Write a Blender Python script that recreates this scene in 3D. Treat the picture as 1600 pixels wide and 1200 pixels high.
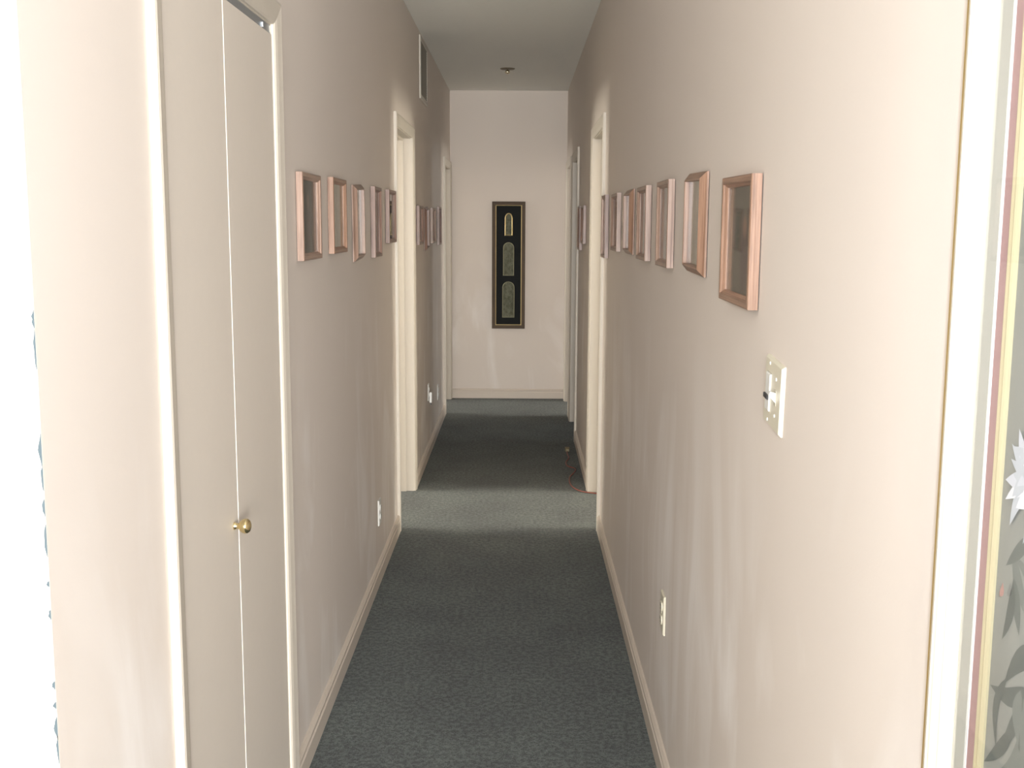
import bpy, math, random
from mathutils import Matrix, Vector

for o in list(bpy.data.objects):
    bpy.data.objects.remove(o, do_unlink=True)
SC = bpy.context.scene
COL = SC.collection
RNG = random.Random(7)

# ------------------------------------------------------------------ camera
F_PX = 1725.3
cam_d = bpy.data.cameras.new('camera')
cam_d.sensor_fit = 'HORIZONTAL'; cam_d.sensor_width = 36.0
cam_d.lens = 36.0 * F_PX / 1600.0
cam_d.clip_start = 0.02; cam_d.clip_end = 100
cam = bpy.data.objects.new('camera', cam_d); COL.objects.link(cam)
right = Vector((0.9999698, 0.00631077, 0.00453664))
down = Vector((0.00538847, -0.14227918, -0.9898119))
fwd = Vector((-0.00560101, 0.98980645, -0.14230889))
M = Matrix.Identity(4)
for i in range(3):
    M[i][0] = right[i]; M[i][1] = -down[i]; M[i][2] = -fwd[i]
EYE = 1.55
M.translation = (0, 0, EYE)
cam.matrix_world = M
SC.camera = cam

# ------------------------------------------------------------------ world, light, exposure
w = bpy.data.worlds.new('world'); SC.world = w; w.use_nodes = True
w.node_tree.nodes['Background'].inputs['Color'].default_value = (0.80, 0.88, 1.0, 1)
w.node_tree.nodes['Background'].inputs['Strength'].default_value = 1.0
vs = SC.view_settings
vs.view_transform = 'Standard'; vs.look = 'None'; vs.gamma = 1.0; vs.use_curve_mapping = False
vs.exposure = 0.10

def area(name, loc, direction, sx, sy, power, color=(1, 1, 1)):
    d = bpy.data.lights.new(name, 'AREA'); d.shape = 'RECTANGLE'
    d.size = sx; d.size_y = sy; d.energy = power; d.color = color
    o = bpy.data.objects.new(name, d); COL.objects.link(o)
    o.location = loc
    o.rotation_euler = Vector(direction).to_track_quat('-Z', 'Z').to_euler()
    return o

# the camera's own flash, just above the lens
area('camera_flash', (0.035, 0.0, EYE + 0.07), (0, 1, -0.12), 0.05, 0.03, 20.5, (0.90, 1.0, 1.13))
# daylight through the windows of the rooms
W_BACK = area('daylight_living_room', (0.55, -5.22, 1.15), (0, 1, 0.0), 3.0, 2.1, 1290, (1.0, 0.97, 0.925))
W_LA = area('daylight_left_room', (-4.05, 5.93, 1.75), (1, 0, 0), 1.9, 1.2, 290, (1.0, 0.93, 0.80))
W_LB = area('daylight_left_end_room', (-4.05, 9.43, 1.75), (1, 0, 0), 1.0, 1.2, 130, (1.0, 0.95, 0.86))
W_RA = area('daylight_right_room', (4.05, 5.93, 1.75), (-1, 0, 0), 1.9, 1.2, 290, (1.0, 0.92, 0.76))
W_RB = area('daylight_right_middle_room', (4.05, 8.15, 1.75), (-1, 0, 0), 0.7, 1.0, 25, (0.85, 0.93, 1.0))
W_RC = area('daylight_right_end_room', (4.05, 9.6, 1.75), (-1, 0, 0), 1.0, 1.2, 130, (1.0, 0.95, 0.86))

# ------------------------------------------------------------------ helpers
def srgb(r, g, b):
    def c(v):
        v /= 255.0
        return v / 12.92 if v <= 0.04045 else ((v + 0.055) / 1.055) ** 2.4
    return (c(r), c(g), c(b), 1)

class MB:
    """collects polygons; build() links ONE mesh object"""
    def __init__(self): self.v = []; self.f = []
    def poly(self, pts):
        n = len(self.v); self.v += [tuple(p) for p in pts]; self.f.append(list(range(n, n + len(pts))))
    def box(self, a, b, ch=0.0):
        x0, y0, z0 = a; x1, y1, z1 = b
        if ch <= 0:
            n = len(self.v)
            self.v += [(x0,y0,z0),(x1,y0,z0),(x1,y1,z0),(x0,y1,z0),(x0,y0,z1),(x1,y0,z1),(x1,y1,z1),(x0,y1,z1)]
            self.f += [[n+i for i in q] for q in ((0,3,2,1),(4,5,6,7),(0,1,5,4),(1,2,6,5),(2,3,7,6),(3,0,4,7))]
        else:
            # box standing on its y1 back face, chamfered round the y0 front face
            c = ch
            n = len(self.v)
            self.v += [(x0,y1,z0),(x1,y1,z0),(x1,y1,z1),(x0,y1,z1),
                       (x0,y0+c,z0),(x1,y0+c,z0),(x1,y0+c,z1),(x0,y0+c,z1),
                       (x0+c,y0,z0+c),(x1-c,y0,z0+c),(x1-c,y0,z1-c),(x0+c,y0,z1-c)]
            self.f += [[n+i for i in q] for q in ((3,2,1,0),(0,1,5,4),(1,2,6,5),(2,3,7,6),(3,0,4,7),
                                                  (4,5,9,8),(5,6,10,9),(6,7,11,10),(7,4,8,11),(8,9,10,11))]
        return self
    def sweep(self, secs, caps=True, closed=False):
        """list of equal-length closed sections"""
        n = len(self.v); m = len(secs[0])
        for s in secs: self.v += [tuple(p) for p in s]
        k = len(secs)
        for i in range(k if closed else k - 1):
            for j in range(m):
                a = n + i*m + j; b = n + i*m + (j+1) % m
                c = n + ((i+1) % k)*m + (j+1) % m; d = n + ((i+1) % k)*m + j
                self.f.append([a, b, c, d])
        if caps and not closed:
            self.f.append([n + j for j in range(m)][::-1]); self.f.append([n + (k-1)*m + j for j in range(m)])
        return self
    def lathe(self, prof, seg=24, axis='y', at=(0, 0, 0)):
        """prof: list of (radius, distance along the axis)"""
        secs = []
        for r, d in prof:
            ring = []
            for s in range(seg):
                a = 2*math.pi*s/seg
                p = (r*math.cos(a), -d, r*math.sin(a)) if axis == 'y' else (r*math.cos(a), r*math.sin(a), d)
                ring.append((p[0]+at[0], p[1]+at[1], p[2]+at[2]))
            secs.append(ring)
        return self.sweep(secs)
    def mesh(self, name, mat=None, smooth=False):
        me = bpy.data.meshes.new(name)
        me.from_pydata(self.v, [], self.f); me.update()
        import bmesh
        bm = bmesh.new(); bm.from_mesh(me); bmesh.ops.recalc_face_normals(bm, faces=bm.faces); bm.to_mesh(me); bm.free()
        if mat: me.materials.append(mat)
        if smooth:
            for p in me.polygons: p.use_smooth = True
        return me
    def build(self, name, mat=None, parent=None, loc=(0, 0, 0), rot=(0, 0, 0), smooth=False):
        return put(name, self.mesh(name, mat, smooth), parent, loc, rot)

def put(name, me, parent=None, loc=(0, 0, 0), rot=(0, 0, 0)):
    o = bpy.data.objects.new(name, me); COL.objects.link(o)
    o.parent = parent; o.location = loc; o.rotation_euler = rot
    return o

def thing(name, label, cat, loc=(0, 0, 0), rot=(0, 0, 0), group=None):
    o = put(name, None, None, loc, rot)
    return tag(o, label, cat, group)

def tag(o, label, cat, group=None, kind=None):
    o['label'] = label; o['category'] = cat
    if group: o['group'] = group
    if kind: o['kind'] = kind
    return o

def struct(o, label, cat):
    return tag(o, label, cat, None, 'structure')

# facing: things are modelled facing -Y with their back on y = 0
ON_LEFT = math.pi/2       # hangs on the left wall, faces +X
ON_RIGHT = -math.pi/2     # hangs on the right wall, faces -X

# ------------------------------------------------------------------ materials
class N:
    def __init__(self, name):
        self.m = bpy.data.materials.new(name); self.m.use_nodes = True
        self.t = self.m.node_tree; self.b = self.t.nodes['Principled BSDF']
    def n(self, typ, **kw):
        x = self.t.nodes.new(typ)
        for k, v in kw.items():
            if k in x.inputs: x.inputs[k].default_value = v
            else: setattr(x, k, v)
        return x
    def l(self, a, b): self.t.links.new(a, b)
    def coord(self, scale=(1, 1, 1), kind='Object'):
        tc = self.n('ShaderNodeTexCoord'); mp = self.n('ShaderNodeMapping')
        mp.inputs['Scale'].default_value = scale
        self.l(tc.outputs[kind], mp.inputs['Vector']); return mp.outputs['Vector']
    def noise(self, vec, scale, detail=3, rough=0.5):
        x = self.n('ShaderNodeTexNoise'); x.inputs['Scale'].default_value = scale
        x.inputs['Detail'].default_value = detail; x.inputs['Roughness'].default_value = rough
        self.l(vec, x.inputs['Vector']); return x.outputs['Fac']
    def ramp(self, fac, stops):
        r = self.n('ShaderNodeValToRGB'); e = r.color_ramp.elements
        e[0].position, e[0].color = stops[0]; e[1].position, e[1].color = stops[-1]
        for p, c in stops[1:-1]:
            q = e.new(p); q.color = c
        self.l(fac, r.inputs['Fac']); return r.outputs['Color']
    def mix(self, fac, a, b):
        x = self.n('ShaderNodeMix'); x.data_type = 'RGBA'
        for s, v in ((0, fac), (6, a), (7, b)):
            if hasattr(v, 'links'): self.l(v, x.inputs[s])
            else: x.inputs[s].default_value = v
        return x.outputs[2]
    def bump(self, h, strength, dist):
        b = self.n('ShaderNodeBump'); b.inputs['Strength'].default_value = strength; b.inputs['Distance'].default_value = dist
        self.l(h, b.inputs['Height']); self.l(b.outputs['Normal'], self.b.inputs['Normal'])
    def set(self, color=None, rough=None, metal=None, spec=None):
        if color is not None:
            if hasattr(color, 'links'): self.l(color, self.b.inputs['Base Color'])
            else: self.b.inputs['Base Color'].default_value = color
        if rough is not None: self.b.inputs['Roughness'].default_value = rough
        if metal is not None: self.b.inputs['Metallic'].default_value = metal
        if spec is not None: self.b.inputs['Specular IOR Level'].default_value = spec
        return self.m

def plain(name, col, rough=0.5, metal=0.0, spec=0.5, grain=0.0):
    k = N(name)
    if grain:
        v = k.coord(); f = k.noise(v, 40, 4)
        dark = tuple(c*(1-grain) for c in col[:3]) + (1,)
        k.set(k.mix(f, dark, col), rough, metal, spec)
    else:
        k.set(col, rough, metal, spec)
    return k.m

def wall_paint():
    k = N('wall_paint')
    v = k.coord()
    big = k.noise(v, 1.3, 3)
    base = k.mix(big, (0.685, 0.618, 0.560, 1), (0.725, 0.658, 0.600, 1))
    # washed / touched-up streaks, mostly low on the wall
    vs_ = k.coord((2.3, 2.3, 0.9)); st = k.noise(vs_, 1.5, 5, 0.5); st.node.inputs['Distortion'].default_value = 0.8
    m1 = k.ramp(st, [(0.50, (0, 0, 0, 1)), (0.72, (1, 1, 1, 1))])
    sx = k.n('ShaderNodeSeparateXYZ'); tc = k.n('ShaderNodeTexCoord'); k.l(tc.outputs['Object'], sx.inputs[0])
    mr = k.n('ShaderNodeMapRange'); k.l(sx.outputs['Z'], mr.inputs['Value'])
    mr.inputs['From Min'].default_value = 1.35; mr.inputs['From Max'].default_value = 0.7
    mm = k.n('ShaderNodeMath', operation='MULTIPLY'); k.l(m1, mm.inputs[0]); k.l(mr.outputs[0], mm.inputs[1])
    m2 = k.n('ShaderNodeMath', operation='MULTIPLY'); k.l(mm.outputs[0], m2.inputs[0]); m2.inputs[1].default_value = 0.85
    col = k.mix(m2.outputs[0], base, (0.85, 0.81, 0.78, 1))
    k.bump(k.noise(v, 260, 2), 0.06, 0.002)
    return k.set(col, 0.62, 0, 0.35)

def carpet():
    k = N('carpet_pile')
    v = k.coord()
    fine = k.noise(v, 260, 2, 0.6); mid = k.noise(v, 60, 3, 0.85); big = k.noise(v, 3.0, 4, 0.6)
    a = k.ramp(fine, [(0.34, (0.026, 0.030, 0.031, 1)), (0.66, (0.145, 0.161, 0.156, 1))])
    b = k.ramp(mid, [(0.44, (0.022, 0.026, 0.028, 1)), (0.57, (0.138, 0.153, 0.149, 1))])
    c = k.mix(0.5, a, b)
    d = k.ramp(big, [(0.35, (0.95, 0.96, 0.97, 1)), (0.65, (1.24, 1.28, 1.24, 1))])
    x = k.n('ShaderNodeMix'); x.data_type = 'RGBA'; x.blend_type = 'MULTIPLY'; x.inputs[0].default_value = 1.0
    k.l(c, x.inputs[6]); k.l(d, x.inputs[7])
    k.bump(fine, 0.7, 0.008)
    m = k.set(x.outputs[2], 0.95, 0, 0.1)
    k.b.inputs['Sheen Weight'].default_value = 0.15
    return m

def oak(name, light, dark):
    k = N(name)
    v = k.coord((6, 90, 90)); f = k.noise(v, 1.0, 5, 0.65)
    v2 = k.coord((3, 420, 420)); g = k.noise(v2, 1.0, 2, 0.5)
    c = k.ramp(f, [(0.30, dark), (0.62, light)])
    pores = k.ramp(g, [(0.36, (0.72, 0.66, 0.62, 1)), (0.50, (1, 1, 1, 1))])
    x = k.n('ShaderNodeMix'); x.data_type = 'RGBA'; x.blend_type = 'MULTIPLY'; x.inputs[0].default_value = 1.0
    k.l(c, x.inputs[6]); k.l(pores, x.inputs[7])
    k.bump(g, 0.15, 0.0006)
    return k.set(x.outputs[2], 0.34, 0, 0.5)

def photo(name, ground, figure, accent, cx=0.0, cz=-0.02):
    """a photographic print: vague standing figure on a soft ground"""
    k = N(name)
    v = k.coord()
    g = k.noise(v, 14, 4, 0.6)
    c0 = k.mix(g, tuple(x*0.6 for x in ground[:3]) + (1,), ground)
    def blob(x, z, rx, rz, col, under):
        mp = k.n('ShaderNodeMapping'); mp.vector_type = 'TEXTURE'
        mp.inputs['Location'].default_value = (x, 0, z); mp.inputs['Scale'].default_value = (rx, 5, rz)
        tc = k.n('ShaderNodeTexCoord'); k.l(tc.outputs['Object'], mp.inputs['Vector'])
        gr = k.n('ShaderNodeTexGradient', gradient_type='QUADRATIC_SPHERE'); k.l(mp.outputs[0], gr.inputs[0])
        rp = k.ramp(gr.outputs['Fac'], [(0.05, (0, 0, 0, 1)), (0.30, (1, 1, 1, 1))])
        return k.mix(rp, under, col)
    c1 = blob(cx, cz, 0.055, 0.10, figure, c0)
    c2 = blob(cx, cz + 0.065, 0.028, 0.034, accent, c1)
    return k.set(c2, 0.5, 0, 0.3)

def glass_mat():
    k = N('glass')
    t = k.t; t.nodes.remove(k.b)
    out = t.nodes['Material Output']
    tr = k.n('ShaderNodeBsdfTransparent'); gl = k.n('ShaderNodeBsdfGlossy'); gl.inputs['Roughness'].default_value = 0.03
    lw = k.n('ShaderNodeLayerWeight'); pw_ = k.n('ShaderNodeMath', operation='POWER'); k.l(lw.outputs['Facing'], pw_.inputs[0]); pw_.inputs[1].default_value = 5.0
    fr = k.n('ShaderNodeMath', operation='MULTIPLY_ADD'); k.l(pw_.outputs[0], fr.inputs[0]); fr.inputs[1].default_value = 0.95; fr.inputs[2].default_value = 0.02
    mx = k.n('ShaderNodeMixShader')
    k.l(fr.outputs[0], mx.inputs[0]); k.l(tr.outputs[0], mx.inputs[1]); k.l(gl.outputs[0], mx.inputs[2]); k.l(mx.outputs[0], out.inputs['Surface'])
    return k.m

WALL = wall_paint()
CARPET = carpet()
CEIL = plain('ceiling_paint', (0.88, 0.88, 0.84, 1), 0.9, 0, 0.2, 0.03)
TRIM = plain('trim_paint', (0.59, 0.54, 0.465, 1), 0.45, 0, 0.5, 0.03)
BASE = plain('baseboard_paint', (0.60, 0.53, 0.455, 1), 0.45, 0, 0.5, 0.04)
DOORP = plain('closet_door_paint', (0.68, 0.62, 0.55, 1), 0.5, 0, 0.4, 0.03)
BRASS = plain('brass', (0.72, 0.60, 0.34, 1), 0.16, 1.0)
STEEL = plain('galvanised_steel', (0.42, 0.45, 0.48, 1), 0.38, 0.8)
IVORY = plain('ivory_plastic', (0.66, 0.62, 0.50, 1), 0.32, 0, 0.5)
WHITEP = plain('white_plastic', (0.72, 0.72, 0.69, 1), 0.32, 0, 0.5)
SLOT = plain('dark_slot', (0.03, 0.03, 0.035, 1), 0.5)
GRILLE = plain('grille_enamel', (0.56, 0.53, 0.47, 1), 0.4, 0.0, 0.5)
LOUV = plain('louvre_enamel', (0.17, 0.165, 0.135, 1), 0.5, 0.0, 0.4)
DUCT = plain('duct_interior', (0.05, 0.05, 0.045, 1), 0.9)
CHIP = plain('chipped_plaster', (0.07, 0.095, 0.11, 1), 0.9)
OAKS = [oak('oak_honey', (0.36, 0.215, 0.145, 1), (0.20, 0.115, 0.075, 1)),
        oak('oak_red', (0.30, 0.19, 0.15, 1), (0.17, 0.105, 0.082, 1)),
        oak('oak_pale', (0.38, 0.26, 0.20, 1), (0.22, 0.14, 0.105, 1))]
GLASS = glass_mat()

# ------------------------------------------------------------------ the setting
XL, XR = -0.61, 0.42           # hallway wall faces
T = 0.12                       # wall thickness
H = 2.71                       # ceiling height
YE = 9.88                      # end wall
YC = 1.385                     # where the left wall begins
ZO = 2.03                      # head of the door openings
XO, YB, YF = 3.9, -5.0, 11.2   # outer walls of the house

def wall_panel(name, a0, a1, z1, openings, t0, t1, axis, mat, label, cat='wall'):
    """a wall with real openings: runs a0..a1 along `axis` ('y' or 'x'), t0..t1 across; openings (b0,b1,zb,zt)"""
    A = sorted({a0, a1, *[o[0] for o in openings], *[o[1] for o in openings]})
    Z = sorted({0.0, z1, *[o[2] for o in openings], *[o[3] for o in openings]})
    def solid(i, j):
        if i < 0 or j < 0 or i >= len(A)-1 or j >= len(Z)-1: return False
        ca = (A[i]+A[i+1])/2; cz = (Z[j]+Z[j+1])/2
        return not any(o[0] < ca < o[1] and o[2] < cz < o[3] for o in openings)
    P = (lambda a, t, z: (t, a, z)) if axis == 'y' else (lambda a, t, z: (a, t, z))
    mb = MB()
    for i in range(len(A)-1):
        for j in range(len(Z)-1):
            if not solid(i, j): continue
            p0, p1, q0, q1 = A[i], A[i+1], Z[j], Z[j+1]
            for t in (t0, t1): mb.poly([P(p0, t, q0), P(p1, t, q0), P(p1, t, q1), P(p0, t, q1)])
            if not solid(i-1, j): mb.poly([P(p0, t0, q0), P(p0, t1, q0), P(p0, t1, q1), P(p0, t0, q1)])
            if not solid(i+1, j): mb.poly([P(p1, t0, q0), P(p1, t1, q0), P(p1, t1, q1), P(p1, t0, q1)])
            if not solid(i, j-1): mb.poly([P(p0, t0, q0), P(p1, t0, q0), P(p1, t1, q0), P(p0, t1, q0)])
            if not solid(i, j+1): mb.poly([P(p0, t0, q1), P(p1, t0, q1), P(p1, t1, q1), P(p0, t1, q1)])
    # weld so that normals come out right
    import bmesh
    me = bpy.data.meshes.new(name); me.from_pydata(mb.v, [], mb.f)
    bm = bmesh.new(); bm.from_mesh(me); bmesh.ops.remove_doubles(bm, verts=bm.verts, dist=1e-5)
    bmesh.ops.recalc_face_normals(bm, faces=bm.faces); bm.to_mesh(me); bm.free()
    me.materials.append(mat)
    o = put(name, me); struct(o, label, cat); return o

FL = MB().box((-XO-T, YB-T, -0.12), (XO+T, YF+T, 0.0)).build('floor', CARPET)
struct(FL, 'grey green carpet covering the long hallway floor', 'floor')
CE = MB().box((-XO-T, YB-T, H), (XO+T, YF+T, H+0.12)).build('ceiling', CEIL)
struct(CE, 'plain off white ceiling over the hallway', 'ceiling')

J = 0.018                       # jamb board thickness: rough openings are larger than the clear ones
D_CL = (1.925, 2.790)           # closet
D_L1 = (5.534, 6.339); D_L2 = (9.07, 9.79)
D_R1 = (5.557, 6.333); D_R2 = (7.912, 8.681); D_R3 = (8.99, 9.70)
ro = lambda d: (d[0]-J, d[1]+J, 0.0, ZO+J)
wl = wall_panel('wall_left', YC, YE, H, [ro(D_CL), ro(D_L1), ro(D_L2)], XL-T, XL, 'y', WALL,
                'left hallway wall of pinkish beige paint with the closet and two doorways')
wr = wall_panel('wall_right', -0.06, YE, H, [ro(D_R1), ro(D_R2), ro(D_R3)], XR, XR+T, 'y', WALL,
                'right hallway wall of pinkish beige paint with scuffs and three doorways')
we = wall_panel('wall_end', XL-T, XR+T, H, [], YE, YE+T, 'x', WALL, 'short beige wall closing the far end of the hallway')
wf = wall_panel('wall_front_left', -XO, XL-T, H, [], YC, YC+T, 'x', WALL, 'bright wall facing the camera left of the hallway corner')
wall_panel('wall_front_right', XR+T, XO, H, [], -0.06, -0.06+T, 'x', WALL, 'wall turning off to the right beside the camera')
# rooms behind the doorways and behind the camera
wall_panel('wall_closet_back', YC+T, 4.1, H, [], -1.45-0.08, -1.45, 'y', WALL, 'back wall inside the hallway closet')
WZ = (1.15, 2.35)
wall_panel('wall_left_outer', YB, YF, H, [(4.98, 6.88, *WZ), (8.93, 9.93, *WZ)], -XO-T, -XO, 'y', WALL, 'outer wall of the rooms on the left')
wall_panel('wall_right_outer', YB, YF, H, [(4.98, 6.88, *WZ), (7.8, 8.5, 1.25, 2.25), (9.1, 10.1, *WZ)], XO, XO+T, 'y', WALL, 'outer wall of the rooms on the right')
wall_panel('wall_back', -XO, XO, H, [(-0.95, 2.05, 0.1, 2.2)], YB-T, YB, 'x', WALL, 'window wall of the room behind the camera')
wall_panel('wall_rear', -XO, XO, H, [], YF, YF+T, 'x', WALL, 'rear wall of the far rooms')
for i, (y, x0, x1) in enumerate([(4.1, -XO, XL-T), (7.75, -XO, XL-T), (4.1, XR+T, XO), (7.35, XR+T, XO), (8.82, XR+T, XO)]):
    wall_panel('wall_partition_%d' % (i+1), x0, x1, H, [], y, y+0.08, 'x', WALL,
               'partition wall between %s rooms, number %d along the hallway' % ('left' if x0 < 0 else 'right', i % 3 + 1))

# windows of those rooms
def window(n, y0, y1, z0, z1, x, side, label):
    o = thing('window_%d' % n, label, 'window', (0, 0, 0)); o['kind'] = 'structure'
    a, b = (x, x+T) if side > 0 else (x-T, x)
    f = MB(); e = 0.045
    f.box((a+0.03, y0, z0), (b-0.03, y0+e, z1)); f.box((a+0.03, y1-e, z0), (b-0.03, y1, z1))
    f.box((a+0.03, y0+e, z0), (b-0.03, y1-e, z0+e)); f.box((a+0.03, y0+e, z1-e), (b-0.03, y1-e, z1))
    f.build('window_frame', TRIM, o)
    zc = (z0+z1)/2
    MB().box((a+0.04, y0+e, zc-0.02), (b-0.04, y1-e, zc+0.02)).build('meeting_rail', TRIM, o)
    for q0, q1 in ((z0+e, zc-0.02), (zc+0.02, z1-e)):
        MB().box(((a+b)/2-0.002, y0+e, q0), ((a+b)/2+0.002, y1-e, q1)).build('pane', GLASS, o)
window(1, 4.98, 6.88, *WZ, -XO, -1, 'window of the room behind the first left doorway')
window(2, 8.93, 9.93, *WZ, -XO, -1, 'window of the room behind the end left doorway')
window(3, 4.98, 6.88, *WZ, XO, 1, 'window of the room behind the first right doorway')
window(4, 7.8, 8.5, 1.25, 2.25, XO, 1, 'small window of the room behind the second right doorway')
window(5, 9.1, 10.1, *WZ, XO, 1, 'window of the room behind the end right doorway')
wb = thing('window_6', 'wide picture window behind the camera', 'window'); wb['kind'] = 'structure'
f = MB(); x0, x1, z0, z1 = -0.95, 2.05, 0.1, 2.2
f.box((x0, YB-0.09, z0), (x0+0.06, YB-0.03, z1)); f.box((x1-0.06, YB-0.09, z0), (x1, YB-0.03, z1))
f.box((x0+0.06, YB-0.09, z0), (x1-0.06, YB-0.03, z0+0.06)); f.box((x0+0.06, YB-0.09, z1-0.06), (x1-0.06, YB-0.03, z1))
f.build('window_frame', TRIM, wb)
MB().box((0.52, YB-0.09, z0+0.06), (0.58, YB-0.03, z1-0.06)).build('mullion', TRIM, wb)
for p0, p1 in ((x0+0.06, 0.52), (0.58, x1-0.06)):
    MB().box((p0, YB-0.062, z0+0.06), (p1, YB-0.058, z1-0.06)).build('pane', GLASS, wb)

# paint chips up the outer corner of the left wall
for z, h in ((1.43, .012), (1.392, .026), (1.262, .022), (1.224, .016), (1.186, .012), (1.142, .022), (1.084, .004), (1.042, .007), (.945, .006), (.917, .005), (.885, .016), (.855, .020)):
    c = MB(); k = 6
    pts = []
    for i in range(k+1): pts.append((XL - 0.0002, YC, z - h + 2*h*i/k))
    for i in range(k, -1, -1):
        d = (0.002 + 0.003*RNG.random()) * math.sin(math.pi*(i+0.3)/(k+0.6))
        pts.append((XL - 0.0004 - d, YC, z - h + 2*h*i/k))
    m = len(pts)
    c.poly([(p[0], YC-0.0006, p[2]) for p in pts]); c.poly([(p[0], YC+0.0005, p[2]) for p in pts])
    for i in range(m):
        a, b = pts[i], pts[(i+1) % m]
        c.poly([(a[0], YC-0.0006, a[2]), (b[0], YC-0.0006, b[2]), (b[0], YC+0.0005, b[2]), (a[0], YC+0.0005, a[2])])
    c.build('paint_chip', CHIP, wl)

# ---- baseboards
BP = [(0, 0), (0.014, 0), (0.014, 0.056), (0.010, 0.060), (0.0095, 0.066), (0.0125, 0.070), (0.0125, 0.076), (0.006, 0.084), (0, 0.086)]
CW = 0.060                      # casing width
def baseboard(name, segs, kind, label):
    o = struct(put(name, None), label, 'baseboard')
    for s in segs:
        if kind == 'L': secs = [[(XL+d, y, z) for d, z in BP] for y in s]
        elif kind == 'R': secs = [[(XR-d, y, z) for d, z in BP] for y in s]
        elif kind == 'E': secs = [[(x, YE-d, z) for d, z in BP] for x in s]
        else: secs = [[(x, YC-d, z) for d, z in BP] for x in s]
        MB().sweep(secs).build('baseboard_length', BASE, o)
baseboard('baseboard_left', [(YC, D_CL[0]-CW), (D_CL[1]+CW, D_L1[0]-CW), (D_L1[1]+CW, D_L2[0]-CW)], 'L', 'beige moulded baseboard along the left hallway wall')
baseboard('baseboard_right', [(-0.06, D_R1[0]-CW), (D_R1[1]+CW, D_R2[0]-CW), (D_R2[1]+CW, D_R3[0]-CW), (D_R3[1]+CW, YE-0.015)], 'R', 'beige moulded baseboard along the right hallway wall')
baseboard('baseboard_end', [(XL+0.001, XR-0.001)], 'E', 'beige baseboard under the end wall')
baseboard('baseboard_front', [(-XO+0.01, XL)], 'F', 'beige baseboard under the bright wall left of the corner')

# ---- door casings and jambs
CP = [(0, 0), (0, 0.006), (0.005, 0.0095), (0.018, 0.0125), (0.040, 0.0150), (0.050, 0.0165), (0.057, 0.0150), (CW, 0.011), (CW, 0)]  # (distance from opening, thickness)
def doorway(n, d, side, label, stop=True):
    o = struct(put('door_%d' % n, None), label, 'doorway')
    X = XL if side < 0 else XR; s = 1 if side < 0 else -1          # s: into the hallway
    y0, y1 = d[0]-0.004, d[1]+0.004
    for e, sg in ((y0, -1), (y1, 1)):
        MB().sweep([[(X+s*t, e+sg*i, 0.0) for i, t in CP], [(X+s*t, e+sg*i, ZO+0.004+i) for i, t in CP]]).build('casing', TRIM, o)
    MB().sweep([[(X+s*t, y0-i, ZO+0.004+i) for i, t in CP], [(X+s*t, y1+i, ZO+0.004+i) for i, t in CP]]).build('head_casing', TRIM, o)
    xa, xb = sorted((X, X-s*T))
    for a, b in ((d[0]-J, d[0]), (d[1], d[1]+J)):
        MB().box((xa, a, 0), (xb, b, ZO)).build('jamb', TRIM, o)
    MB().box((xa, d[0]-J, ZO), (xb, d[1]+J, ZO+J)).build('head_jamb', TRIM, o)
    if stop:
        xs, xt = sorted((X-s*0.045, X-s*0.08))
        for a, b in ((d[0], d[0]+0.011), (d[1]-0.011, d[1])):
            MB().box((xs, a, 0), (xt, b, ZO-0.011)).build('door_stop', TRIM, o)
        MB().box((xs, d[0], ZO-0.011), (xt, d[1], ZO)).build('head_stop', TRIM, o)
    return o
doorway(2, D_L1, -1, 'open doorway in the middle of the left wall')
doorway(3, D_L2, -1, 'doorway at the far end of the left wall')
doorway(4, D_R1, 1, 'open doorway in the right wall beside the orange cord')
doorway(5, D_R2, 1, 'second doorway along the right wall, beyond the cord')
doorway(6, D_R3, 1, 'doorway at the far end of the right wall')

# ---- closet with bifold door
cl = doorway(1, D_CL, -1, 'closet with a flat beige bifold door and brass knob on the left', stop=False)
ym = 2.337
dt = 2.008
for i, (a, b, off) in enumerate(((D_CL[0]+0.003, ym-0.0007, -0.0012), (ym+0.0007, D_CL[1]-0.003, -0.0025))):
    p = MB(); xf = XL-off; c = 0.0006
    prof = [(xf-0.032, a), (xf-c, a), (xf, a+c), (xf, b-c), (xf-c, b), (xf-0.032, b)]
    p.sweep([[(x, y, 0.018) for x, y in prof], [(x, y, dt) for x, y in prof]])
    leaf = p.build('door_leaf', DOORP, cl)
    if i == 0:
        kn = MB().lathe([(0.0, 0.0), (0.0085, 0.0), (0.0085, 0.002), (0.0065, 0.006), (0.0065, 0.011), (0.011, 0.014), (0.0150, 0.019), (0.0165, 0.025), (0.0155, 0.030), (0.0115, 0.0345), (0.006, 0.0365), (0.0, 0.037)], 32)
        k = kn.build('knob', BRASS, leaf, (xf, 2.300, 0.908), (0, 0, ON_LEFT), smooth=True); k['label'] = 'round brass knob'
# overhead track: a steel channel under the head jamb with the pivot bracket at the far end
tr = MB(); x0, x1 = XL-0.032, XL-0.002; z1 = ZO
tr.box((x0, D_CL[0]+0.002, z1-0.003), (x1, D_CL[1]-0.002, z1))
tr.box((x0, D_CL[0]+0.002, z1-0.018), (x0+0.0025, D_CL[1]-0.002, z1-0.003))
tr.box((x1-0.0025, D_CL[0]+0.002, z1-0.018), (x1, D_CL[1]-0.002, z1-0.003))
tk = tr.build('track', STEEL, cl); tk['label'] = 'grey steel door track'
br = MB(); br.box((XL-0.030, D_CL[1]-0.10, z1-0.0215), (XL+0.0015, D_CL[1]-0.012, z1-0.0185)); br.box((XL-0.0018, D_CL[1]-0.085, z1-0.0185), (XL+0.0015, D_CL[1]-0.03, z1-0.006))
br.build('pivot_bracket', STEEL, tk)

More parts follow.
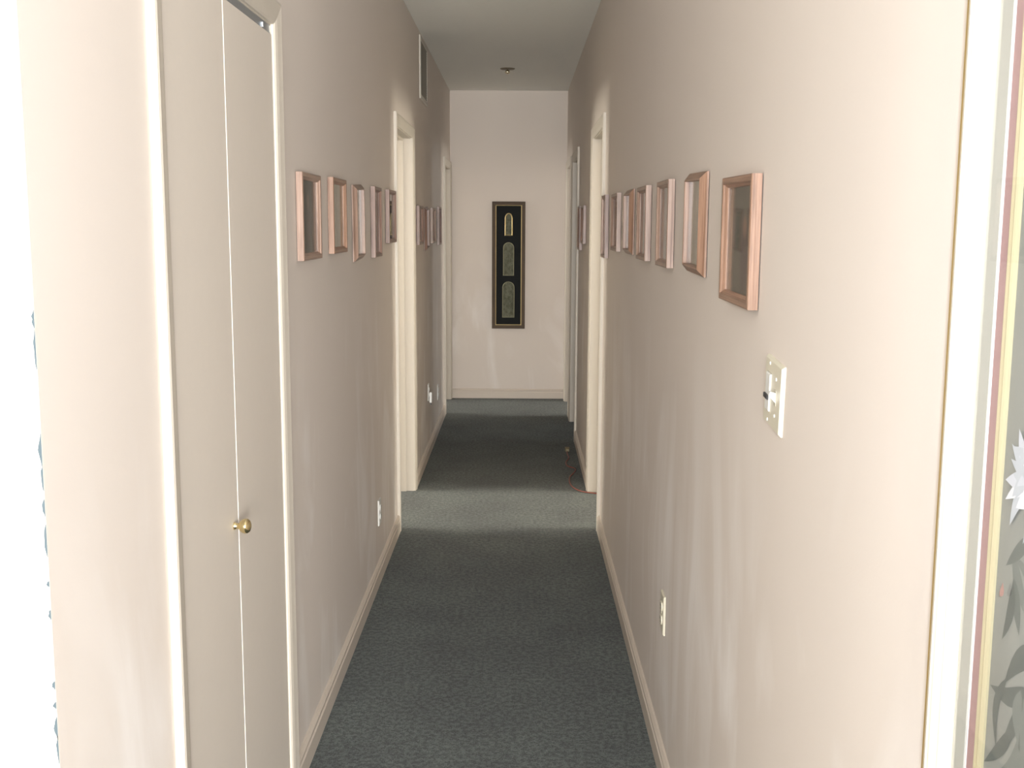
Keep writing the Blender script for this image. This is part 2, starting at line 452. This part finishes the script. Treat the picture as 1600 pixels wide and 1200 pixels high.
# ------------------------------------------------------------------ pictures
def rails(parent, w, h, prof, mat, names=('rail', 'rail', 'rail', 'rail')):
    """four mitred frame members; prof = closed section [(inset from the outer edge, height off the wall)]"""
    for L_, off, angs in ((w, h, (0, math.pi)), (h, w, (math.pi/2, -math.pi/2))):
        me = MB().sweep([[(-L_/2+i, -t, -off/2+i) for i, t in prof], [(L_/2-i, -t, -off/2+i) for i, t in prof]]).mesh('rail', mat)
        for a in angs: put('rail', me, parent, (0, 0, 0), (0, a, 0))

FLAT = [(0, 0.002), (0, 0.019), (0.0015, 0.0205), (0.012, 0.0205), (0.0135, 0.019), (0.0145, 0.0165), (0.018, 0.0135), (0.0195, 0.0105), (0.0195, 0.002)]
BEVEL = [(0, 0.002), (0, 0.006), (0.0015, 0.0075), (0.016, 0.0205), (0.018, 0.0205), (0.0195, 0.019), (0.0195, 0.002)]

PH = {
 'dusk': photo('print_dusk', srgb(70, 72, 68), srgb(104, 80, 78), srgb(150, 120, 105)),
 'sage': photo('print_sage', srgb(150, 152, 122), srgb(128, 132, 110), srgb(165, 150, 128)),
 'sand': photo('print_sand', srgb(168, 158, 132), srgb(140, 128, 108), srgb(180, 160, 138)),
 'slate': photo('print_slate', srgb(96, 100, 96), srgb(70, 72, 74), srgb(150, 130, 118)),
 'mist': photo('print_mist', srgb(140, 140, 130), srgb(112, 100, 98), srgb(172, 140, 124), 0.03, -0.04),
}
def picture(name, wall, yc, zc, w, h, prof, mat, ph, label, roll=0.0, lean=0.0, toe=0.0, group=None):
    X = XL if wall < 0 else XR
    o = thing(name, label, 'picture frame', (X, yc, zc), (lean, roll, (ON_LEFT if wall < 0 else ON_RIGHT) + toe), group)
    rails(o, w, h, prof, OAKS[mat])
    i = 0.017
    MB().box((-w/2+i, -0.0075, -h/2+i), (w/2-i, -0.003, h/2-i)).build('print', PH[ph], o)
    MB().box((-w/2+i, -0.0098, -h/2+i), (w/2-i, -0.0080, h/2-i)).build('glass', GLASS, o)
    return o
GL1 = 'oak frames between the closet and the left doorway'
GL2 = 'oak frames beyond the left doorway'
GR1 = 'oak frames in the right-hand row'
GR2 = 'oak frames beyond the right doorway'
d2r = math.radians
LW, LH = 0.285, 0.242           # landscape
PW, PHH = 0.232, 0.290          # portrait
picture('picture_frame', -1, 3.190, 1.571, LW, LH, FLAT, 2, 'dusk', 'wide oak frame with a dark print, on the left wall nearest the closet', 0, 0, 0, GL1)
picture('picture_frame', -1, 3.690, 1.578, LW-0.01, LH, FLAT, 0, 'sage', 'wide honey oak frame with a pale green print, second from the closet', 0, 0, 0, GL1)
picture('picture_frame', -1, 4.172, 1.557, PW-0.01, PHH-0.01, BEVEL, 2, 'sand', 'crooked tall oak frame with a sand-coloured print, third from the closet', d2r(-2.2), 0, 0, GL1)
picture('picture_frame', -1, 4.690, 1.560, PW-0.01, PHH, FLAT, 1, 'slate', 'tall reddish oak frame, fourth from the closet on the left wall', 0, 0, 0, GL1)
picture('picture_frame', -1, 5.225, 1.588, LW, LH, FLAT, 1, 'slate', 'wide oak frame right beside the casing of the left doorway', 0, 0, 0, GL1)
picture('picture_frame', -1, 6.750, 1.547, LW, LH-0.01, FLAT, 1, 'dusk', 'wide oak frame just past the left doorway, nearest of its four', 0, 0, 0, GL2)
picture('picture_frame', -1, 7.250, 1.526, PW, PHH-0.015, BEVEL, 1, 'slate', 'tall low-hanging oak frame, second past the left doorway', d2r(-3), 0, 0, GL2)
picture('picture_frame', -1, 7.775, 1.545, LW, LH, FLAT, 2, 'sand', 'wide oak frame, third past the left doorway', 0, 0, 0, GL2)
picture('picture_frame', -1, 8.370, 1.543, PW+0.01, PHH-0.008, FLAT, 1, 'dusk', 'tall oak frame, farthest along the left wall', 0, 0, 0, GL2)
picture('picture_frame', 1, 2.072, 1.524, LW-0.005, LH-0.006, FLAT, 0, 'mist', 'largest-looking oak frame at right, above the light switch, grey portrait print', d2r(0.6), 0, 0, GR1)
picture('picture_frame', 1, 2.605, 1.556, LW-0.03, LH-0.008, BEVEL, 0, 'sand', 'oak frame whose sides slope, second in the right row from the switch', d2r(1.2), 0, 0, GR1)
picture('picture_frame', 1, 3.135, 1.556, LW-0.035, LH-0.004, FLAT, 2, 'slate', 'pale oak frame, third in the right row counting from the switch', 0, 0, 0, GR1)
picture('picture_frame', 1, 3.672, 1.558, LW-0.02, LH-0.004, FLAT, 2, 'dusk', 'oak frame in the middle of the right row, fourth from the switch', 0, 0, 0, GR1)
picture('picture_frame', 1, 4.175, 1.564, LW-0.03, LH-0.004, BEVEL, 0, 'sand', 'honey oak frame with sloping sides, fifth from the switch', 0, 0, 0, GR1)
picture('picture_frame', 1, 4.725, 1.564, LW, LH-0.002, FLAT, 2, 'dusk', 'oak frame with a pale shining side, sixth from the switch', 0, 0, 0, GR1)
picture('picture_frame', 1, 5.325, 1.546, PW, PHH+0.004, FLAT, 1, 'slate', 'tall oak frame against the casing of the right doorway', 0, 0, 0, GR1)
picture('picture_frame', 1, 7.110, 1.555, LW, LH-0.005, FLAT, 1, 'sand', 'wide oak frame just past the right doorway', 0, 0, 0, GR2)
picture('picture_frame', 1, 7.520, 1.533, PW+0.02, PHH, FLAT, 1, 'dusk', 'tall oak frame farther past the right doorway, by the next casing', 0, 0, 0, GR2)

# ---- tall narrow framed piece on the end wall
WAL = oak('dark_walnut', (0.105, 0.072, 0.046, 1), (0.060, 0.042, 0.028, 1))
GOLD = plain('gold_leaf', (0.80, 0.66, 0.36, 1), 0.32, 0.75)
BLACKM = plain('black_mat_board', (0.012, 0.014, 0.015, 1), 0.8, 0, 0.2, 0.3)
def etched(name, c0, c1):
    k = N(name); v = k.coord((1, 1, 0.6)); f = k.noise(v, 55, 5, 0.7)
    return k.set(k.ramp(f, [(0.36, c0), (0.6, c1)]), 0.9, 0, 0.08)
ETCH = etched('etched_grey_panel', (0.085, 0.087, 0.062, 1), (0.165, 0.170, 0.125, 1))
WAL.node_tree.nodes['Principled BSDF'].inputs['Roughness'].default_value = 0.7
pan = thing('wall_panel', 'tall narrow dark frame with three gold-rimmed arches on the end wall', 'wall art', (-0.0915, YE, 1.195))
pw, ph_ = 0.294, 1.123
rails(pan, pw, ph_, [(0, 0.001), (0, 0.020), (0.003, 0.023), (0.028, 0.019), (0.031, 0.016), (0.031, 0.001)], WAL)
rails_g = put('gold_fillet', None, pan); rails_g['label'] = 'thin gold fillet'
rails(rails_g, pw-0.060, ph_-0.060, [(0, 0.004), (0, 0.0165), (0.002, 0.018), (0.006, 0.0165), (0.008, 0.013), (0.008, 0.004)], GOLD)
MB().box((-pw/2+0.03, -0.010, -ph_/2+0.03), (pw/2-0.03, -0.002, ph_/2-0.03)).build('mat_board', BLACKM, pan)
def arch(zc_bot, zc_top, w_, rim, rimmat, point):
    hw = w_/2; spring = zc_top - hw*point
    pts = [(-hw, zc_bot), (hw, zc_bot)]
    n = 14
    for i in range(n+1):
        a = math.pi*i/n
        x = hw*math.cos(a); z = spring + hw*point*math.sin(a)**(0.9)
        pts.append((x, z))
    def inset(k):
        cx, cz = 0, (zc_bot+zc_top)/2; sx = (hw-k)/hw; sz = ((zc_top-zc_bot)/2-k)/((zc_top-zc_bot)/2)
        return [(cx+(x-cx)*sx, cz+(z-cz)*sz) for x, z in pts]
    a, b, c = inset(0), inset(rim*0.5), inset(rim)
    secs = [[(x, -0.010, z) for x, z in a], [(x, -0.0145, z) for x, z in b], [(x, -0.010, z) for x, z in c]]
    m = MB()
    k = len(pts)
    for s0, s1 in ((0, 1), (1, 2), (2, 0)):
        for j in range(k):
            m.poly([secs[s0][j], secs[s0][(j+1) % k], secs[s1][(j+1) % k], secs[s1][j]])
    ar = m.build('arch_rim', rimmat, pan)
    q = MB(); front = [(x, -0.0112, z) for x, z in c]; back = [(x, -0.0100, z) for x, z in c]
    q.poly(front); q.poly(back)
    for j in range(k): q.poly([front[j], front[(j+1) % k], back[(j+1) % k], back[j]])
    q.build('arch_panel', ETCH, ar)
GOLD_D = plain('tarnished_gold', (0.50, 0.48, 0.33, 1), 0.4, 0.4)
arch(0.264, 0.462, 0.070, 0.009, GOLD, 1.55)
arch(-0.090, 0.205, 0.098, 0.006, GOLD_D, 1.05)
arch(-0.463, -0.142, 0.108, 0.006, GOLD_D, 1.0)

# ---- large framed flower print on the right wall beside the camera
art = thing('framed_flower_print', 'large print of white flowers in a white and gold frame, far right foreground', 'wall art', (XR, 0.548, 1.36), (0, 0, ON_RIGHT))
AW, AH = 0.97, 1.20
WGOLD = plain('white_gold_moulding', (0.60, 0.55, 0.45, 1), 0.4, 0, 0.5, 0.05)
GEDGE = plain('gold_moulding_edge', (0.38, 0.26, 0.085, 1), 0.4, 0.2, 0.5, 0.15)
MAT1 = plain('sage_mat_board', (0.50, 0.50, 0.45, 1), 0.85, 0, 0.2)
MAT2 = plain('mauve_mat_board', (0.42, 0.275, 0.265, 1), 0.85, 0, 0.2)
BEV = plain('white_mat_core', (0.85, 0.84, 0.82, 1), 0.8, 0, 0.2)
rails(art, AW, AH, [(0, 0.001), (0, 0.017), (0.002, 0.019), (0.010, 0.019), (0.010, 0.001)], GEDGE)
fr = put('moulding', None, art)
rails(fr, AW-0.020, AH-0.020, [(0, 0.001), (0, 0.0205), (0.006, 0.0215), (0.010, 0.0195), (0.013, 0.0210), (0.020, 0.0185), (0.023, 0.0165), (0.026, 0.0175), (0.036, 0.0125), (0.038, 0.0095), (0.038, 0.001)], WGOLD)
def ring(name, mat, i0, i1, t, parent):
    o = put(name, None, parent)
    rails(o, AW-2*i0, AH-2*i0, [(0, 0.001), (0, t), (i1-i0, t), (i1-i0, 0.001)], mat)
    return o
ring('outer_mat', MAT1, 0.048, 0.074, 0.0085, art)
ring('mat_bevel', BEV, 0.074, 0.077, 0.0080, art)
ring('inner_mat', MAT2, 0.077, 0.093, 0.0070, art)
gf = put('gold_fillet', None, art)
rails(gf, AW-0.186, AH-0.186, [(0, 0.001), (0, 0.008), (0.003, 0.0090), (0.006, 0.0080), (0.007, 0.0078), (0.010, 0.0090), (0.012, 0.0080), (0.014, 0.0065), (0.014, 0.001)], plain('pale_gold_fillet', (0.52, 0.46, 0.29, 1), 0.4, 0.1))
kk = N('print_ground'); vv = kk.coord((1, 1, 0.7)); nf = kk.noise(vv, 4, 4, 0.6)
PG = kk.set(kk.ramp(nf, [(0.3, (0.24, 0.245, 0.22, 1)), (0.7, (0.32, 0.33, 0.30, 1))]), 0.6, 0, 0.3)
pr = MB().box((-AW/2+0.105, -0.0045, -AH/2+0.105), (AW/2-0.105, -0.001, AH/2-0.105)).build('print', PG, art)
PETAL = [plain('petal_ink_%d' % i, c, 0.6, 0, 0.3) for i, c in enumerate([(0.58, 0.60, 0.64, 1), (0.70, 0.715, 0.74, 1), (0.50, 0.53, 0.56, 1)])]
LEAF = [plain('leaf_ink_%d' % i, c, 0.6, 0, 0.3) for i, c in enumerate([(0.15, 0.165, 0.15, 1), (0.195, 0.21, 0.19, 1), (0.125, 0.138, 0.125, 1)])]
PINK = plain('bud_ink', (0.32, 0.20, 0.17, 1), 0.6, 0, 0.3)
layer = [0]
def blade(name, x, z, L, W, ang, mat, parent, bend=0.15, tip=1.0):
    """one printed petal or leaf: a thin pointed shape lying on the sheet"""
    layer[0] += 1
    y = -0.0047 - 0.000012*layer[0]
    n = 7; l = []; r = []
    for i in range(n+1):
        t = i/n; wd = W*math.sin(math.pi*min(1, t**0.75*(1 if tip else 0.8)))**0.9/2
        cx = bend*L*math.sin(math.pi*t); l.append((cx-wd, t*L)); r.append((cx+wd, t*L))
    pts = l[:] + r[::-1][1:-1]
    ca, sa = math.cos(ang), math.sin(ang)
    P = [(x + a*ca + b*sa, z - a*sa + b*ca) for a, b in pts]
    m = MB(); m.poly([(a, y, b) for a, b in P])
    return m.build(name, mat, parent)
def bloom(x, z, R):
    o = put('printed_bloom', None, pr)
    for rr, cnt, wd in ((1.0, 17, .30), (0.85, 15, .28), (0.66, 13, .24), (0.46, 11, .2), (0.28, 8, .15)):
        for i in range(cnt):
            a = 2*math.pi*(i + RNG.random()*0.6)/cnt
            blade('petal', x, z, R*rr*(0.85+0.3*RNG.random()), R*wd*(0.8+0.4*RNG.random()), a, PETAL[RNG.randrange(3)], o, RNG.uniform(-.15, .15))
def spray(x, z, cnt, L):
    o = put('printed_leaves', None, pr)
    for i in range(cnt):
        a = math.pi + RNG.uniform(-1.5, 1.5)
        blade('leaf', x+RNG.uniform(-.02, .02), z+RNG.uniform(-.03, .03), L*RNG.uniform(.6, 1.1), L*RNG.uniform(.14, .26), a, LEAF[RNG.randrange(3)], o, RNG.uniform(-.2, .2))
# x runs from the hallway side (-) to the camera side (+)
for x, z, c, L in ((-.335, -.075, 6, .07), (-.30, -.165, 9, .085), (-.325, -.205, 8, .075), (-.27, -.24, 9, .10), (-.29, -.31, 9, .09), (-.34, -.385, 7, .07), (-.30, -.42, 8, .08),
                   (-.18, -.10, 10, .12), (-.10, -.22, 12, .13), (.02, -.30, 12, .14), (.14, -.12, 11, .13), (.22, -.28, 10, .12), (-.05, .12, 9, .12), (.12, .18, 9, .12), (.25, .05, 9, .12)):
    spray(x, z, c, L)
for x, z, R in ((-.318, -.012, .052), (-.20, .05, .10), (-.04, -.04, .11), (.12, .05, .10), (.05, .22, .09), (-.14, .25, .08), (.24, -.10, .085), (.25, .22, .07)):
    bloom(x, z, R)
blade('bud', -.352, -.118, .014, .007, 0.3, PINK, pr)
MB().box((-AW/2+0.047, -0.0094, -AH/2+0.047), (AW/2-0.047, -0.0091, AH/2-0.047)).build('glass', GLASS, art)

# ------------------------------------------------------------------ switch and outlets
def screw(parent, x, z, y, mat, r=0.003):
    MB().lathe([(0, 0), (r, 0), (r, 0.0008), (r*0.6, 0.0014), (0, 0.0014)], 12).build('screw', mat, parent, (x, y, z))
sw = thing('switch_plate', 'ivory two-gang switch plate with a slider and a toggle, slightly crooked', 'light switch', (XR, 1.780, 1.279), (0, d2r(4.5), ON_RIGHT))
MB().box((-0.058, -0.0065, -0.057), (0.058, 0, 0.057), 0.004).build('plate', IVORY, sw)
# hallway-far gang (local -x): tall rocker opening with a dimmer slider
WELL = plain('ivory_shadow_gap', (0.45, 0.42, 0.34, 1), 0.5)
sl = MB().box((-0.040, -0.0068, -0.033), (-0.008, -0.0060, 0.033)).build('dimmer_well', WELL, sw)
MB().box((-0.038, -0.0095, -0.031), (-0.010, -0.0066, 0.031), 0.0012).build('dimmer_body', WHITEP, sw)
sd = MB().box((-0.038, -0.0125, -0.012), (-0.012, -0.0094, -0.004), 0.0008).build('slider', SLOT, sw); sd['label'] = 'dark slider tab'
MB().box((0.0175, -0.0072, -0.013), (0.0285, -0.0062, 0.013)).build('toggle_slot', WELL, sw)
tg = MB(); a = [(0.019, -0.0068), (0.027, -0.0068)]
tg.sweep([[(0.0190, -0.007, -0.008), (0.0270, -0.007, -0.008), (0.0270, -0.007, 0.008), (0.0190, -0.007, 0.008)],
          [(0.0198, -0.018, 0.004), (0.0262, -0.018, 0.004), (0.0262, -0.016, 0.0105), (0.0198, -0.016, 0.0105)]])
tg.build('toggle', WHITEP, sw)
for x in (-0.024, 0.023):
    for z in ((0.0475, -0.0475) if x < 0 else (0.030, -0.030)): screw(sw, x, z, -0.0065, WHITEP)

def outlet(wall, yc, zc, label, mat, detail=True):
    X = XL if wall < 0 else XR
    o = thing('wall_outlet', label, 'outlet', (X, yc, zc), (0, 0, ON_LEFT if wall < 0 else ON_RIGHT), 'duplex wall outlets')
    MB().box((-0.035, -0.006, -0.057), (0.035, 0, 0.057), 0.003).build('cover_plate', mat, o)
    for s in (-1, 1):
        n = 16; ring_ = []
        for i in range(n):
            a = 2*math.pi*i/n; ring_.append((0.0172*math.cos(a), max(-0.0135, min(0.0135, 0.0175*math.sin(a)))))
        rc = MB().sweep([[(x, -0.0058, z) for x, z in ring_], [(x, -0.0088, z) for x, z in ring_], [(x*0.9, -0.0095, z*0.9) for x, z in ring_]]).build('receptacle', mat, o, (0, 0, s*0.0195))
        for x in (-0.0063, 0.0063):
            MB().box((x-0.001, -0.0098, 0.0005), (x+0.001, -0.0094, 0.0085)).build('slot', SLOT, rc)
        MB().lathe([(0, 0), (0.0022, 0), (0.0022, 0.0003), (0, 0.0003)], 10).build('ground_hole', SLOT, rc, (0, -0.0095, -0.006))
    screw(o, 0, 0, -0.006, mat, 0.0026)
    return o
outlet(1, 3.038, 0.455, 'ivory duplex outlet low on the right wall under the picture row', IVORY)
outlet(-1, 4.728, 0.300, 'white duplex outlet low on the left wall before the doorway', WHITEP)
outlet(-1, 7.400, 0.428, 'white outlet past the left doorway with an adapter plugged in', WHITEP)
outlet(-1, 8.250, 0.300, 'white outlet farthest along the left wall', WHITEP)
ad = thing('plug_adapter', 'small white adapter plugged into the outlet past the left doorway', 'adapter', (XL+0.0098, 7.405, 0.400), (0, d2r(6), ON_LEFT))
MB().box((-0.014, -0.016, -0.045), (0.014, 0, 0.025), 0.003).build('adapter_body', WHITEP, ad)
MB().box((-0.004, -0.012, -0.060), (0.004, -0.004, -0.045)).build('cord_stub', SLOT, ad)

# ---- return-air grille high on the left wall
vn = thing('air_vent', 'off white louvred air grille high on the left wall', 'vent', (XL, 7.145, 2.500), (0, 0, ON_LEFT))
vw, vh = 0.505, 0.375
rails(vn, vw, vh, [(0, 0), (0, 0.004), (0.004, 0.009), (0.026, 0.009), (0.028, 0.007), (0.028, 0)], GRILLE)
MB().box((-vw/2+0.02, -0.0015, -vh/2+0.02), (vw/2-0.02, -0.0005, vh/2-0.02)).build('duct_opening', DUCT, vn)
lv = MB(); lv.sweep([[(x, -0.0018, -0.005), (x, -0.0028, -0.005), (x, -0.0085, 0.0045), (x, -0.0075, 0.0045)] for x in (-vw/2+0.025, vw/2-0.025)])
lm = lv.mesh('louvre', LOUV)
nl = 22
for i in range(nl): put('louvre', lm, vn, (0, 0, -vh/2+0.036 + i*(vh-0.072)/(nl-1)))

# ---- little ceiling fixture
cf = thing('ceiling_fixture', 'small round ceiling plate with a shiny brass knob near the far end', 'ceiling light', (-0.0925, 8.507, H), (0, 0, 0))
FIN = plain('polished_brass', (0.9, 0.85, 0.7, 1), 0.22, 1.0)
PL = plain('antique_bronze', (0.20, 0.17, 0.12, 1), 0.45, 0.5)
MB().lathe([(0, 0), (0.056, 0), (0.056, -0.003), (0.050, -0.007), (0.020, -0.009), (0, -0.009)], 32, 'z').build('ceiling_plate', PL, cf)
MB().lathe([(0, -0.008), (0.006, -0.008), (0.006, -0.013), (0.015, -0.016), (0.020, -0.026), (0.015, -0.036), (0.008, -0.040), (0, -0.041)], 24, 'z').build('finial', FIN, cf, smooth=True)

# ---- orange cord lying by the right doorway
cd = bpy.data.curves.new('extension_cord', 'CURVE'); cd.dimensions = '3D'; cd.bevel_depth = 0.0034; cd.bevel_resolution = 3; cd.resolution_u = 8
pts = [(0.80, 6.10), (0.60, 6.22), (0.46, 6.285), (0.398, 6.315), (0.363, 6.345), (0.333, 6.42), (0.318, 6.50), (0.314, 6.62), (0.324, 6.73), (0.352, 6.81), (0.372, 6.90), (0.368, 6.97), (0.335, 6.99), (0.312, 7.06), (0.320, 7.18), (0.342, 7.24), (0.345, 7.33), (0.335, 7.42), (0.343, 7.50)]
sp = cd.splines.new('NURBS'); sp.points.add(len(pts)-1); sp.use_endpoint_u = True; sp.order_u = 4
for p, (x, y) in zip(sp.points, pts): p.co = (x, y, 0.0042, 1)
tmp = bpy.data.objects.new('cord_tmp', cd); COL.objects.link(tmp)
dg = bpy.context.evaluated_depsgraph_get(); dg.update()
me = bpy.data.meshes.new_from_object(tmp.evaluated_get(dg)); bpy.data.objects.remove(tmp, do_unlink=True)
me.materials.clear(); me.materials.append(plain('orange_rubber', (0.25, 0.075, 0.055, 1), 0.5))
for p in me.polygons: p.use_smooth = True
cord = thing('extension_cord', 'thin orange extension cord trailing on the carpet by the right doorway', 'cord', (0, 0, 0))
put('cord', me, cord)
MB().sweep([[(-0.010, 0, 0.001), (0.010, 0, 0.001), (0.010, 0, 0.018), (-0.010, 0, 0.018)], [(-0.015, 0.02, 0.0), (0.015, 0.02, 0.0), (0.015, 0.02, 0.024), (-0.015, 0.02, 0.024)], [(-0.015, 0.055, 0.0), (0.015, 0.055, 0.0), (0.015, 0.055, 0.024), (-0.015, 0.055, 0.024)]]).build('socket', plain('yellow_rubber', (0.20, 0.16, 0.08, 1), 0.5), cord, (0.343, 7.50, 0.0))
